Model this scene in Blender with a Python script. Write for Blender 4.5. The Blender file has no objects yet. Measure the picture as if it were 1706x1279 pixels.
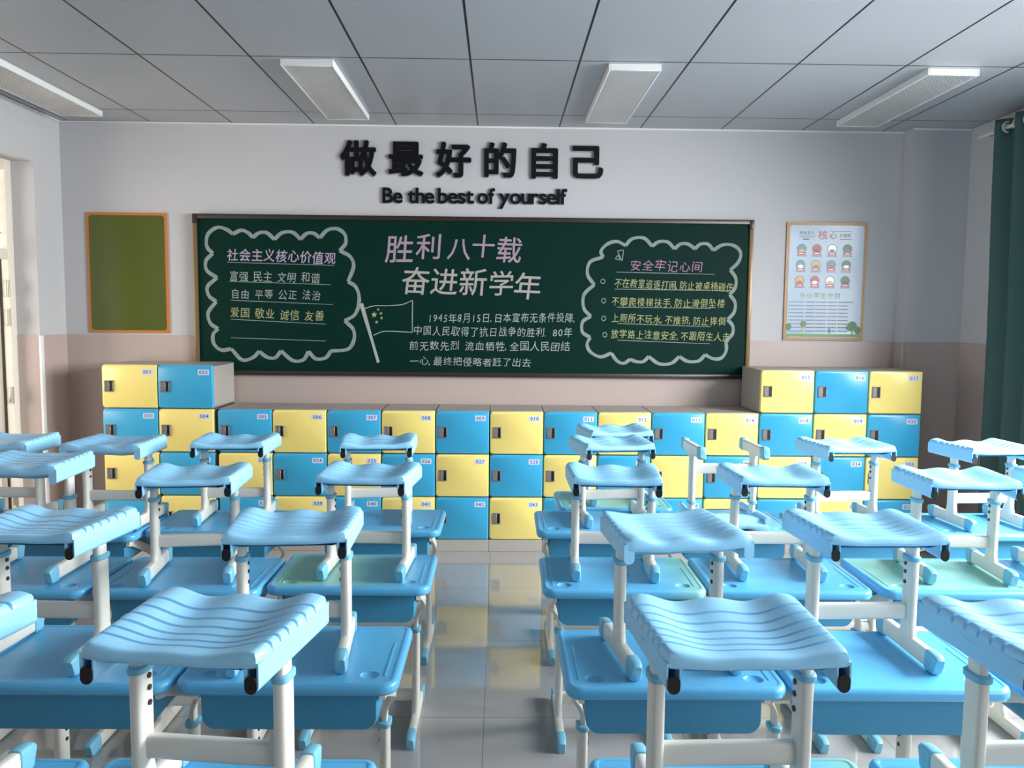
import bpy, bmesh, math, random
from mathutils import Matrix, Vector
PI = math.pi
S = bpy.context.scene
COL = S.collection
rnd = random.Random(7)

# ------------------------------------------------------------------ camera
W_, H_ = 1706.0, 1279.0
F_PX = 1341.1
CAM = Vector((0.0, 0.0, 1.659))
ROT = Matrix(((0.99983779, 0.01593654, -0.00839154),
              (-0.01518252, 0.99640679, 0.08332464),
              (0.0096893, -0.08318372, 0.99648712)))   # columns: right, forward, up
cd = bpy.data.cameras.new('camera'); cam = bpy.data.objects.new('camera', cd); COL.objects.link(cam)
cd.sensor_fit = 'HORIZONTAL'; cd.sensor_width = 36.0; cd.lens = 36.0 * F_PX / W_
cd.clip_start = 0.02
r, f, u = ROT.col[0], ROT.col[1], ROT.col[2]
m4 = Matrix((r, u, -f)).transposed().to_4x4(); m4.translation = CAM
cam.matrix_world = m4
S.camera = cam

# ------------------------------------------------------------------ world, daylight, exposure
D = 6.0746            # back wall
XL, XR = -3.235, 3.43 # side walls
YF = -3.2             # front wall (behind the camera)
ZC = 3.057            # ceiling
wd = bpy.data.worlds.new('sky'); S.world = wd; wd.use_nodes = True
bg = wd.node_tree.nodes['Background']
bg.inputs[0].default_value = (0.86, 0.94, 1.0, 1); bg.inputs[1].default_value = 0.9
WIN = [(1.45, 4.40), (-2.0, 0.6)]   # window spans along the right wall
SILL, HEAD = 0.92, 2.78

def area(name, loc, rot, sx, sy, power, color, spread=180):
    l = bpy.data.lights.new(name, 'AREA'); l.shape = 'RECTANGLE'; l.size = sx; l.size_y = sy
    l.energy = power; l.color = color; l.spread = math.radians(spread)
    o = bpy.data.objects.new(name, l); COL.objects.link(o); o.location = loc; o.rotation_euler = rot
    return o
for (a, b), pw in zip(WIN, (425, 85)):      # sky light comes down through the windows
    area('window_daylight', (XR + 0.62, (a + b) / 2, (SILL + HEAD) / 2 + 0.42), (0, PI / 2 - math.radians(29), -math.radians(9)), HEAD - SILL, b - a, pw, (0.955, 0.98, 1.0), 138)
area('corridor_daylight', (XL - 1.6, 4.9, 1.7), (0, -PI / 2, 0), 2.2, 2.4, 112, (1.0, 0.92, 0.83))
vs = S.view_settings
vs.view_transform = 'Standard'; vs.look = 'None'; vs.gamma = 1.0; vs.use_curve_mapping = False
vs.exposure = 0.24
S.display_settings.display_device = 'sRGB'

# ------------------------------------------------------------------ materials
def lin(c):
    return tuple((x / 255 / 12.92) if x / 255 <= 0.04045 else (((x / 255) + 0.055) / 1.055) ** 2.4 for x in c) + (1.0,)

def mat(name, rgb, rough=0.5, metal=0.0, spec=0.5, bump=0.0, bscale=60.0, var=0.0, vscale=4.0, coat=0.0):
    m = bpy.data.materials.new(name); m.use_nodes = True
    nt = m.node_tree; b = nt.nodes['Principled BSDF']
    c = lin(rgb); b.inputs['Base Color'].default_value = c
    b.inputs['Roughness'].default_value = rough; b.inputs['Metallic'].default_value = metal
    b.inputs['Specular IOR Level'].default_value = spec
    b.inputs['Coat Weight'].default_value = coat; b.inputs['Coat Roughness'].default_value = 0.08
    tc = nt.nodes.new('ShaderNodeTexCoord')
    if var > 0:
        n = nt.nodes.new('ShaderNodeTexNoise'); n.inputs['Scale'].default_value = vscale; n.inputs['Detail'].default_value = 3
        nt.links.new(tc.outputs['Object'], n.inputs['Vector'])
        mx = nt.nodes.new('ShaderNodeMix'); mx.data_type = 'RGBA'
        mx.inputs[6].default_value = tuple(x * (1 - var) for x in c[:3]) + (1,)
        mx.inputs[7].default_value = tuple(min(1, x * (1 + var)) for x in c[:3]) + (1,)
        nt.links.new(n.outputs['Fac'], mx.inputs[0]); nt.links.new(mx.outputs[2], b.inputs['Base Color'])
    if bump > 0:
        n = nt.nodes.new('ShaderNodeTexNoise'); n.inputs['Scale'].default_value = bscale; n.inputs['Detail'].default_value = 2
        nt.links.new(tc.outputs['Object'], n.inputs['Vector'])
        bp = nt.nodes.new('ShaderNodeBump'); bp.inputs['Strength'].default_value = bump; bp.inputs['Distance'].default_value = 0.002
        nt.links.new(n.outputs['Fac'], bp.inputs['Height']); nt.links.new(bp.outputs[0], b.inputs['Normal'])
    return m

M = {}
M['wall'] = mat('painted_wall', (192, 191, 192), 0.75, bump=0.15, bscale=90, var=0.015, vscale=1.2)
M['seat'] = mat('seat_plastic', (150, 211, 246), 0.32, bump=0.12, bscale=220, var=0.03)
M['desk'] = mat('desk_plastic', (90, 174, 220), 0.30, bump=0.10, bscale=220, var=0.03)
M['desk_box'] = mat('drawer_plastic', (62, 144, 182), 0.42, bump=0.10, bscale=160)
M['cap'] = mat('cap_plastic', (118, 184, 208), 0.42, bump=0.1, bscale=150)
M['steel'] = mat('cream_painted_steel', (222, 219, 208), 0.34, bump=0.06, bscale=200, var=0.02)
M['dark_steel'] = mat('bolt_steel', (70, 70, 68), 0.4, metal=0.6)
M['black'] = mat('black_rubber', (10, 11, 13), 0.5, bump=0.1)
M['dish'] = mat('dish_plastic', (60, 140, 190), 0.35)
M['yellow'] = mat('yellow_door_plastic', (240, 220, 130), 0.30, bump=0.05, bscale=120, var=0.02, vscale=2)
M['lblue'] = mat('blue_door_plastic', (58, 164, 208), 0.30, bump=0.05, bscale=120, var=0.02, vscale=2)
M['lgrey'] = mat('locker_grey_plastic', (168, 162, 155), 0.5, bump=0.08, bscale=150, var=0.03)
M['handle'] = mat('handle_metal_paint', (128, 122, 122), 0.32, metal=0.3)
M['plate'] = mat('number_plate_film', (205, 215, 232), 0.35)
M['digit'] = mat('number_ink', (72, 62, 140), 0.5)
M['board'] = mat('chalkboard_green', (3, 40, 34), 0.55, spec=0.1, bump=0.05, bscale=150, var=0.18, vscale=0.9)
M['frame_brown'] = mat('brown_board_frame', (46, 35, 29), 0.35, var=0.1)
M['frame_gold'] = mat('gold_board_edge', (128, 104, 72), 0.35, metal=0.3)
M['chalk_white'] = mat('white_chalk', (156, 164, 158), 0.95, var=0.35, vscale=40)
M['chalk_grey'] = mat('smudged_chalk', (132, 144, 138), 0.95, var=0.35, vscale=25)
M['chalk_pink'] = mat('pink_chalk', (164, 122, 148), 0.95, var=0.25, vscale=30)
M['chalk_pale_pink'] = mat('pale_pink_chalk', (166, 136, 156), 0.95, var=0.25, vscale=25)
M['chalk_cream'] = mat('cream_chalk', (168, 158, 152), 0.95, var=0.25, vscale=25)
M['chalk_violet'] = mat('violet_chalk', (170, 154, 176), 0.95, var=0.25, vscale=40)
M['chalk_yellow'] = mat('yellow_chalk', (162, 164, 116), 0.95, var=0.25, vscale=40)
M['letter_black'] = mat('black_acrylic', (5, 6, 9), 0.5, spec=0.25)
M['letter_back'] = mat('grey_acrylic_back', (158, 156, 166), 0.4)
M['green_felt'] = mat('green_board_film', (78, 88, 18), 0.2, var=0.12, vscale=1.5)
M['orange'] = mat('orange_border', (196, 118, 52), 0.35, var=0.06)
M['gold'] = mat('gold_border', (172, 122, 58), 0.3, var=0.06)
M['sheet'] = mat('poster_sheet', (184, 200, 216), 0.14, spec=0.2, var=0.03)
M['sheet_tint'] = mat('poster_tint', (150, 186, 214), 0.12)
M['ink_black'] = mat('ink_black', (28, 28, 32), 0.3)
M['ink_grey'] = mat('ink_grey', (92, 96, 110), 0.3)
M['ink_red'] = mat('ink_red', (168, 32, 40), 0.3)
M['ink_green'] = mat('ink_green', (84, 140, 40), 0.3)
M['leaf'] = mat('ink_leaf', (50, 104, 44), 0.3)
M['ink_sand'] = mat('ink_sand', (196, 160, 80), 0.3)
M['ink_teal'] = mat('ink_teal', (60, 130, 140), 0.3)
M['ink_white'] = mat('ink_white', (232, 238, 240), 0.2)
M['white_metal'] = mat('white_light_frame', (232, 232, 230), 0.4)
M['cream'] = mat('cream_door_paint', (232, 224, 208), 0.4, var=0.02)
M['curtain'] = mat('dark_green_curtain', (58, 88, 86), 0.8, bump=0.3, bscale=300, var=0.08, vscale=8)
M['rod'] = mat('cream_curtain_rod', (212, 210, 200), 0.35)
M['hinge'] = mat('hinge_metal', (150, 142, 132), 0.35, metal=0.6)
M['dark_gap'] = mat('dark_rebate', (46, 38, 34), 0.6)
M['glass'] = mat('pane_glass', (255, 255, 255), 0.02)
_b = M['glass'].node_tree.nodes['Principled BSDF']; _b.inputs['Transmission Weight'].default_value = 1.0; _b.inputs['IOR'].default_value = 1.05
M['corridor'] = mat('corridor_wall_paint', (236, 224, 208), 0.7)

def grid_mat(name, rgb, line, dx, ox, dy, oy, wid, rough, var=0.0, bump=0.0, bscale=8.0, spec=0.5, axes=('X', 'Y')):
    """one surface colour with thin joint lines on a world-aligned grid"""
    m = bpy.data.materials.new(name); m.use_nodes = True; nt = m.node_tree; b = nt.nodes['Principled BSDF']
    b.inputs['Roughness'].default_value = rough; b.inputs['Specular IOR Level'].default_value = spec
    g = nt.nodes.new('ShaderNodeNewGeometry'); s = nt.nodes.new('ShaderNodeSeparateXYZ')
    nt.links.new(g.outputs['Position'], s.inputs[0])
    def mth(op, a, bb=None):
        n = nt.nodes.new('ShaderNodeMath'); n.operation = op
        for i, v in enumerate((a, bb)):
            if v is None: continue
            if isinstance(v, (int, float)): n.inputs[i].default_value = v
            else: nt.links.new(v, n.inputs[i])
        return n.outputs[0]
    def near(out, d, o):
        t = mth('DIVIDE', mth('SUBTRACT', out, o), d)
        t = mth('ABSOLUTE', mth('SUBTRACT', t, mth('ROUND', t)))
        return mth('LESS_THAN', mth('MULTIPLY', t, d), wid / 2)
    k = mth('MAXIMUM', near(s.outputs[axes[0]], dx, ox), near(s.outputs[axes[1]], dy, oy))
    mx = nt.nodes.new('ShaderNodeMix'); mx.data_type = 'RGBA'
    mx.inputs[6].default_value = lin(rgb); mx.inputs[7].default_value = lin(line)
    if var:
        n = nt.nodes.new('ShaderNodeTexNoise'); n.inputs['Scale'].default_value = 2.5; n.inputs['Detail'].default_value = 5
        nt.links.new(g.outputs['Position'], n.inputs['Vector'])
        c = lin(rgb); m2 = nt.nodes.new('ShaderNodeMix'); m2.data_type = 'RGBA'
        m2.inputs[6].default_value = tuple(x * (1 - var) for x in c[:3]) + (1,)
        m2.inputs[7].default_value = tuple(min(1, x * (1 + var)) for x in c[:3]) + (1,)
        nt.links.new(n.outputs['Fac'], m2.inputs[0]); nt.links.new(m2.outputs[2], mx.inputs[6])
    nt.links.new(k, mx.inputs[0]); nt.links.new(mx.outputs[2], b.inputs['Base Color'])
    if bump:
        n = nt.nodes.new('ShaderNodeTexNoise'); n.inputs['Scale'].default_value = bscale
        nt.links.new(g.outputs['Position'], n.inputs['Vector'])
        bp = nt.nodes.new('ShaderNodeBump'); bp.inputs['Strength'].default_value = bump; bp.inputs['Distance'].default_value = 0.002
        nt.links.new(n.outputs['Fac'], bp.inputs['Height']); nt.links.new(bp.outputs[0], b.inputs['Normal'])
    return m
M['ceiling'] = grid_mat('ceiling_panels', (168, 171, 175), (14, 16, 20), 0.6, -1.9726, 1.2, 5.729, 0.012, 0.42, var=0.02)
M['floor'] = grid_mat('polished_floor_tile', (160, 158, 157), (124, 121, 118), 0.8, -0.0515, 0.8, 5.62, 0.004, 0.07, var=0.04, bump=0.03, bscale=3.0, spec=0.9)
M['dado'] = grid_mat('dado_tile', (184, 167, 160), (180, 163, 156), 0.6, 0.1, 9.0, 20.0, 0.003, 0.25, var=0.03, axes=('X', 'Z'))

def diffuser_mat():
    m = bpy.data.materials.new('prismatic_diffuser'); m.use_nodes = True; nt = m.node_tree; b = nt.nodes['Principled BSDF']
    b.inputs['Roughness'].default_value = 0.16; b.inputs['Metallic'].default_value = 0.35
    tc = nt.nodes.new('ShaderNodeTexCoord')
    mp = nt.nodes.new('ShaderNodeMapping'); mp.inputs['Rotation'].default_value = (0, 0, PI / 4); nt.links.new(tc.outputs['Object'], mp.inputs[0])
    s = nt.nodes.new('ShaderNodeSeparateXYZ'); nt.links.new(mp.outputs[0], s.inputs[0])
    def tri(o):
        a = nt.nodes.new('ShaderNodeMath'); a.operation = 'PINGPONG'; a.inputs[1].default_value = 0.0075; nt.links.new(o, a.inputs[0]); return a.outputs[0]
    ad = nt.nodes.new('ShaderNodeMath'); ad.operation = 'ADD'; nt.links.new(tri(s.outputs[0]), ad.inputs[0]); nt.links.new(tri(s.outputs[1]), ad.inputs[1])
    bp = nt.nodes.new('ShaderNodeBump'); bp.inputs['Strength'].default_value = 0.9; bp.inputs['Distance'].default_value = 0.6
    nt.links.new(ad.outputs[0], bp.inputs['Height']); nt.links.new(bp.outputs[0], b.inputs['Normal'])
    r = nt.nodes.new('ShaderNodeMapRange'); r.inputs[1].default_value = 0.003; r.inputs[2].default_value = 0.012
    nt.links.new(ad.outputs[0], r.inputs[0])
    mx = nt.nodes.new('ShaderNodeMix'); mx.data_type = 'RGBA'; mx.inputs[6].default_value = lin((176, 174, 170)); mx.inputs[7].default_value = lin((252, 251, 248))
    nt.links.new(r.outputs[0], mx.inputs[0]); nt.links.new(mx.outputs[2], b.inputs['Base Color'])
    return m
M['diffuser'] = diffuser_mat()

def mint_mat(name, x0, x1):
    """desk plastic whose base colour runs from mint (object x = x0) to blue (x1)"""
    m = mat(name, (90, 174, 220), 0.30, bump=0.10, bscale=220); nt = m.node_tree; b = nt.nodes['Principled BSDF']
    tc = nt.nodes.new('ShaderNodeTexCoord'); s = nt.nodes.new('ShaderNodeSeparateXYZ'); nt.links.new(tc.outputs['Object'], s.inputs[0])
    n = nt.nodes.new('ShaderNodeTexNoise'); n.inputs['Scale'].default_value = 6; nt.links.new(tc.outputs['Object'], n.inputs['Vector'])
    w = nt.nodes.new('ShaderNodeMath'); w.operation = 'MULTIPLY_ADD'; w.inputs[1].default_value = 0.12; w.inputs[2].default_value = -0.06; nt.links.new(n.outputs['Fac'], w.inputs[0])
    a = nt.nodes.new('ShaderNodeMath'); a.operation = 'ADD'; nt.links.new(s.outputs[0], a.inputs[0]); nt.links.new(w.outputs[0], a.inputs[1])
    r = nt.nodes.new('ShaderNodeMapRange'); r.inputs[1].default_value = x0; r.inputs[2].default_value = x1; nt.links.new(a.outputs[0], r.inputs[0])
    mx = nt.nodes.new('ShaderNodeMix'); mx.data_type = 'RGBA'; mx.inputs[6].default_value = lin((132, 192, 180)); mx.inputs[7].default_value = lin((90, 174, 220))
    nt.links.new(r.outputs[0], mx.inputs[0]); nt.links.new(mx.outputs[2], b.inputs['Base Color'])
    return m
M['mint'] = mint_mat('mint_desk_plastic', 0.6, 0.9)
M['mint_left'] = mint_mat('mint_to_blue_desk_plastic', -0.05, 0.25)
M['mint_right'] = mint_mat('blue_to_mint_desk_plastic', 0.28, 0.13)  # base colour turns mint towards the right end, blue elsewhere

# ------------------------------------------------------------------ mesh helpers
class MB:
    """collects shapes into one mesh"""
    def __init__(s): s.v = []; s.f = []; s.m = []
    def add(s, vs, fs, mi=0):
        o = len(s.v); s.v += [tuple(p) for p in vs]; s.f += [tuple(i + o for i in q) for q in fs]; s.m += [mi] * len(fs); return s
    def bm(s, b, mi=0):
        b.verts.index_update(); s.add([v.co for v in b.verts], [[v.index for v in q.verts] for q in b.faces], mi); b.free(); return s
    def box(s, x0, x1, y0, y1, z0, z1, bev=0.0, seg=2, mi=0):
        b = bmesh.new(); bmesh.ops.create_cube(b, size=1.0)
        for v in b.verts: v.co = Vector(((x0 + x1) / 2 + v.co.x * (x1 - x0), (y0 + y1) / 2 + v.co.y * (y1 - y0), (z0 + z1) / 2 + v.co.z * (z1 - z0)))
        if bev > 0: bmesh.ops.bevel(b, geom=list(b.edges), offset=bev, segments=seg, affect='EDGES', profile=0.5, clamp_overlap=True)
        return s.bm(b, mi)
    def sweep(s, path, prof, side, caps=True, mi=0):
        """prof: (a, b) pairs, a along side, b along t x side (a function of i, or a list)"""
        side = Vector(side).normalized(); P = [Vector(p) for p in path]; n = len(P); vs = []; k = None
        for i in range(n):
            t = (P[min(i + 1, n - 1)] - P[max(i - 1, 0)]).normalized()
            nn = t.cross(side).normalized()
            pr = prof(i) if callable(prof) else prof
            k = len(pr)
            for a, b in pr: vs.append(P[i] + side * a + nn * b)
        fs = []
        for i in range(n - 1):
            for j in range(k):
                j2 = (j + 1) % k
                fs.append((i * k + j, i * k + j2, (i + 1) * k + j2, (i + 1) * k + j))
        if caps: fs += [tuple(range(k))[::-1], tuple((n - 1) * k + j for j in range(k))]
        return s.add(vs, fs, mi)
    def lathe(s, prof, c=(0, 0, 0), seg=20, sx=1.0, sy=1.0, mi=0):
        vs = []; fs = []; n = len(prof)
        for r_, z in prof:
            for j in range(seg):
                a = 2 * PI * j / seg; vs.append((c[0] + r_ * sx * math.cos(a), c[1] + r_ * sy * math.sin(a), c[2] + z))
        for i in range(n - 1):
            for j in range(seg):
                j2 = (j + 1) % seg; fs.append((i * seg + j, i * seg + j2, (i + 1) * seg + j2, (i + 1) * seg + j))
        fs += [tuple(range(seg))[::-1], tuple((n - 1) * seg + j for j in range(seg))]
        return s.add(vs, fs, mi)
    def prism(s, pts, lo, hi, axis='y', mi=0):
        """polygon pts (x,z) pushed along y (or (x,y) along z)"""
        n = len(pts)
        mk = (lambda p, h: (p[0], h, p[1])) if axis == 'y' else (lambda p, h: (p[0], p[1], h)) if axis == 'z' else (lambda p, h: (h, p[0], p[1]))
        vs = [mk(p, lo) for p in pts] + [mk(p, hi) for p in pts]
        fs = [tuple(range(n))[::-1], tuple(range(n, 2 * n))] + [(j, (j + 1) % n, n + (j + 1) % n, n + j) for j in range(n)]
        return s.add(vs, fs, mi)
    def mesh(s, name, mats, angle=38):
        me = bpy.data.meshes.new(name); me.from_pydata(s.v, [], s.f)
        for x in (mats if isinstance(mats, (list, tuple)) else [mats]): me.materials.append(x)
        me.polygons.foreach_set('material_index', s.m)
        b = bmesh.new(); b.from_mesh(me); bmesh.ops.recalc_face_normals(b, faces=b.faces); b.to_mesh(me); b.free()
        if angle:
            me.shade_smooth(); me.set_sharp_from_angle(angle=math.radians(angle))
        me.update(); return me
    def build(s, name, mats, parent=None, angle=38):
        o = bpy.data.objects.new(name, s.mesh(name, mats, angle)); COL.objects.link(o)
        if parent: o.parent = parent
        return o

def oval(a, b, n=18, p=2.8):
    out = []
    for i in range(n):
        t = 2 * PI * i / n; c, s_ = math.cos(t), math.sin(t)
        out.append((a * math.copysign(abs(c) ** (2 / p), c), b * math.copysign(abs(s_) ** (2 / p), s_)))
    return out
def rrect(x0, x1, y0, y1, r, seg=5):
    rs = r if isinstance(r, (list, tuple)) else (r,) * 4     # bl, br, tr, tl
    out = []
    for (cx, cy, a0, rr) in ((x0 + rs[0], y0 + rs[0], PI, rs[0]), (x1 - rs[1], y0 + rs[1], 1.5 * PI, rs[1]), (x1 - rs[2], y1 - rs[2], 0, rs[2]), (x0 + rs[3], y1 - rs[3], 0.5 * PI, rs[3])):
        for i in range(seg + 1):
            a = a0 + i * PI / 2 / seg; out.append((cx + rr * math.cos(a), cy + rr * math.sin(a)))
    return out
def empty(name, loc, rz=0.0):
    o = bpy.data.objects.new(name, None); COL.objects.link(o); o.location = loc; o.rotation_euler = (0, 0, rz); o.empty_display_size = 0.05
    return o
def tag(o, label, cat, group=None):
    o['label'] = label; o['category'] = cat
    if group: o['group'] = group
    return o
def struct(o): o['kind'] = 'structure'; return o
def kids(o): return list(o.children)
def copy_tree(o, parent=None):
    c = o.copy(); COL.objects.link(c); c.parent = parent
    for ch in kids(o): copy_tree(ch, c)
    return c
def on_wall(px, py, Y):
    """where a sight line through photo pixel (px, py) meets the plane y = Y"""
    w = ROT @ Vector(((px - W_ / 2) / F_PX, 1.0, -(py - H_ / 2) / F_PX)); p = CAM + w * (Y / w.y)
    return p.x, p.z

# ------------------------------------------------------------------ glyphs
_need = set(); _glyph = {}
def prep_glyphs(specs):
    obs = []
    for ch, off, ext in specs:
        c = bpy.data.curves.new('glyph', 'FONT'); c.body = ch; c.size = 1; c.offset = off; c.extrude = ext; c.resolution_u = 3
        o = bpy.data.objects.new('glyph', c); COL.objects.link(o); obs.append(((ch, off, ext), o, c))
    dg = bpy.context.evaluated_depsgraph_get(); dg.update()
    for k, o, c in obs:
        me = bpy.data.meshes.new_from_object(o.evaluated_get(dg))
        _glyph[k] = ([tuple(v.co) for v in me.vertices], [tuple(p.vertices) for p in me.polygons]); bpy.data.meshes.remove(me)
    for k, o, c in obs: bpy.data.objects.remove(o); bpy.data.curves.remove(c)
def glyph_at(mb, key, fx, mi=0):
    """fx maps glyph (x, y, z) to a point"""
    vs, fs = _glyph[key]; mb.add([fx(*p) for p in vs], fs, mi)
def bold_at(mb, ch, ext, rad, fx, n=10):
    """a heavier glyph: the same outline laid down round a small circle"""
    for i in range(n):
        a = 2 * PI * i / n; ox, oy = rad * math.cos(a), rad * math.sin(a)
        glyph_at(mb, (ch, 0.0, ext), lambda x, y, z, ox=ox, oy=oy, e=1 - 0.004 * i, l=0.00008 * i: fx(x + ox, y + oy, z * e if ext else l))
def cjk(ch): return ord(ch) > 0x2e80
def adv(ch):
    if ch == ' ': return 0.42
    if cjk(ch): return 1.0
    if ch in ',.': return 0.38
    return 0.58

HAN = '做最好的自己'; ENG = ['Be', 'the', 'best', 'of', 'yourself']
TITLE1 = '胜利八十载'; TITLE2 = '奋进新学年'
C1, C2, C3 = (320, 340, 4.264), (600, 340, 4.263), (930, 350, 4.412)
LINES = [  # crop, text, x0, y0, x1, y1 (centre line), height, material, weight
    (C1, '社会主义核心价值观', 246, 356, 1024, 382, 92, 'chalk_violet', 0.012),
    (C1, '富强 民主 文明 和谐', 262, 508, 912, 524, 78, 'chalk_white', -0.004),
    (C1, '自由 平等 公正 法治', 272, 634, 918, 648, 74, 'chalk_white', -0.004),
    (C1, '爱国 敬业 诚信 友善', 268, 768, 942, 796, 78, 'chalk_yellow', -0.004),
    (C2, '1945年8月15日,日本宣布无条件投降,', 480, 808, 1540, 806, 74, 'chalk_white', -0.006),
    (C2, '中国人民取得了抗日战争的胜利. 80年', 376, 898, 1510, 912, 74, 'chalk_white', -0.006),
    (C2, '前无数先烈 流血牺牲,全国人民团结', 345, 1004, 1494, 1010, 74, 'chalk_white', -0.006),
    (C2, '一心,最终把侵略者赶了出去', 350, 1110, 1216, 1128, 70, 'chalk_white', -0.006),
    (C3, '安全牢记心间', 524, 400, 1066, 420, 88, 'chalk_pink', -0.012),
    (C3, '不在教室追逐打闹,防止被桌椅碰伤', 412, 535, 1290, 566, 72, 'chalk_yellow', -0.006),
    (C3, '不攀爬楼梯扶手,防止滑倒坠楼', 388, 672, 1228, 690, 74, 'chalk_yellow', -0.006),
    (C3, '上厕所不玩水,不推挤,防止摔倒', 388, 792, 1234, 820, 72, 'chalk_yellow', -0.006),
    (C3, '放学路上注意安全,不跟陌生人走', 384, 908, 1264, 936, 72, 'chalk_yellow', -0.006)]
specs = set()
for ch in HAN: specs.add((ch, 0.0, 0.02))
for ch in ''.join(ENG): specs.add((ch, 0.0, 0.05))
for ch in TITLE1 + TITLE2: specs.add((ch, 0.0, 0.0))
for L in LINES: specs |= {(ch, 0.0, 0.0) for ch in L[1] if ch != ' '}
specs |= {(ch, 0.012, 0.0) for ch in '0123456789'}
specs |= {(ch, 0.01, 0.0) for ch in '社会主义核心价值观中小学生守则'}
prep_glyphs(sorted(specs))

# ------------------------------------------------------------------ room shell
def slab(name, *b, m='wall', bev=0.0, parent=None): return struct(MB().box(*b, bev=bev).build(name, M[m], parent, angle=30))
T = 0.24
slab('floor', XL - 2.2, XR + T, YF - T, D + T, -0.12, 0.0, m='floor')
slab('ceiling', XL - 2.2, XR + T, YF - T, D + T, ZC, ZC + 0.12, m='ceiling')
slab('wall_back', XL - 2.2, XR + T, D, D + T, 0, ZC)
slab('wall_front', XL - 2.2, XR + T, YF - T, YF, 0, ZC)
DY0, DY1, DH = 4.72, 5.725, 2.70       # door opening in the left wall
lw = MB(); lw.box(XL - T, XL, DY1, D, 0, ZC); lw.box(XL - T, XL, YF, DY0, 0, ZC); lw.box(XL - T, XL, DY0, DY1, DH, ZC)
struct(lw.build('wall_left', M['wall'], angle=30))
rw = MB(); edges = [YF] + [e for w in sorted(WIN) for e in w] + [D]
for i in range(0, len(edges), 2): rw.box(XR, XR + T, edges[i], edges[i + 1], 0, ZC)
for a, b in WIN: rw.box(XR, XR + T, a, b, 0, SILL); rw.box(XR, XR + T, a, b, HEAD, ZC)
struct(rw.build('wall_right', M['wall'], angle=30))
for i, (a, b) in enumerate(WIN):      # aluminium window frames in the openings
    fr = MB()
    for (y0, y1, z0, z1) in ((a, b, SILL, SILL + 0.05), (a, b, HEAD - 0.05, HEAD), (a, a + 0.05, SILL, HEAD), (b - 0.05, b, SILL, HEAD), ((a + b) / 2 - 0.03, (a + b) / 2 + 0.03, SILL, HEAD), (a, b, 2.2, 2.25)):
        fr.box(XR + 0.1, XR + 0.16, y0, y1, z0, z1, 0.004, 1)
    struct(fr.build('window_%d' % (i + 1), M['white_metal']))
# corner pier beside the window wall
PX0 = 3.0; PY = 5.95
slab('wall_pier', PX0, XR, PY, D, 0, ZC)
# tiled dado
DZ = 1.497
tr = MB(); t_ = 0.008
tr.box(XL, PX0, D - t_, D, 0, DZ); tr.box(PX0 - t_, PX0, PY - t_, D - t_, 0, DZ); tr.box(PX0 - t_, XR, PY - t_, PY, 0, DZ)
tr.box(XL, XL + t_, DY1, D - t_, 0, DZ); tr.box(XL - 0.155, XL, DY1 - t_, DY1, 0, DZ)
tr.box(XL, XL + t_, YF, DY0, 0, DZ)
tr.box(XR - t_, XR, YF, PY - t_, 0, SILL - 0.02)
tr.box(XR - t_, XR, 4.8, PY - t_, SILL - 0.02, DZ)
struct(tr.build('trim_1', M['dado'], angle=30))
struct(MB().box(XL - 0.004, XL + 0.012, DY1 - 0.012, DY1 + 0.03, 0, DZ, 0.004, 2).build('trim_2', M['white_metal']))
struct(MB().box(PX0 - 0.016, PX0 + 0.012, PY - 0.016, PY - 0.004, 0, DZ, 0.004, 2).build('trim_3', M['lgrey']))
struct(MB().box(XL, PX0, D - 0.012, D, ZC - 0.014, ZC, 0.004, 1).box(PX0, XR, PY - 0.012, PY, ZC - 0.014, ZC, 0.004, 1).box(XL, XL + 0.012, YF, D, ZC - 0.014, ZC, 0.004, 1).build('trim_4', M['white_metal']))
# corridor beyond the door
slab('wall_corridor', XL - 2.2, XL - 2.1, 2.0, D, 0, ZC, m='corridor')

# ---- door
XD = XL - 0.155
fr = MB()
fr.box(XD - 0.09, XD, DY1 - 0.075, DY1, 0, DH, 0.004); fr.box(XD - 0.09, XD, DY0, DY0 + 0.075, 0, DH, 0.004)
fr.box(XD - 0.09, XD, DY0 + 0.075, DY1 - 0.075, DH - 0.075, DH, 0.004); fr.box(XD - 0.09, XD, DY0 + 0.075, DY1 - 0.075, 2.02, 2.09, 0.004)
door = struct(fr.build('door_1', M['cream']))
bars = MB()
for z in (2.2, 2.31, 2.42, 2.53): bars.sweep([(XD - 0.05, DY0 + 0.07, z), (XD - 0.05, DY1 - 0.07, z)], oval(0.007, 0.007, 8, 2), (1, 0, 0))
bars.build('transom_bars', M['hinge'], door)
MB().box(XD - 0.068, XD - 0.062, DY0 + 0.075, DY1 - 0.075, 2.09, DH - 0.075).build('transom_pane', M['glass'], door)
leaf = MB()    # the leaf stands swung out into the corridor on its far hinges
leaf.box(XD - 0.95, XD - 0.1, DY1 - 0.125, DY1 - 0.085, 0.01, 2.01, 0.004)
lf = leaf.build('door_leaf', M['cream'], door)
for z in (0.35, 1.08, 1.62, 1.82):
    MB().box(XD - 0.03, XD + 0.002, DY1 - 0.084, DY1 - 0.072, z - 0.05, z + 0.05, 0.002).sweep([(XD + 0.004, DY1 - 0.09, z - 0.06), (XD + 0.004, DY1 - 0.09, z + 0.06)], oval(0.008, 0.008, 10, 2), (1, 0, 0)).build('hinge', M['hinge'], door)
MB().box(XD - 0.066, XD - 0.048, DY1 - 0.079, DY1 - 0.074, 0.0, 2.02).build('rebate', M['dark_gap'], door)

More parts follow.
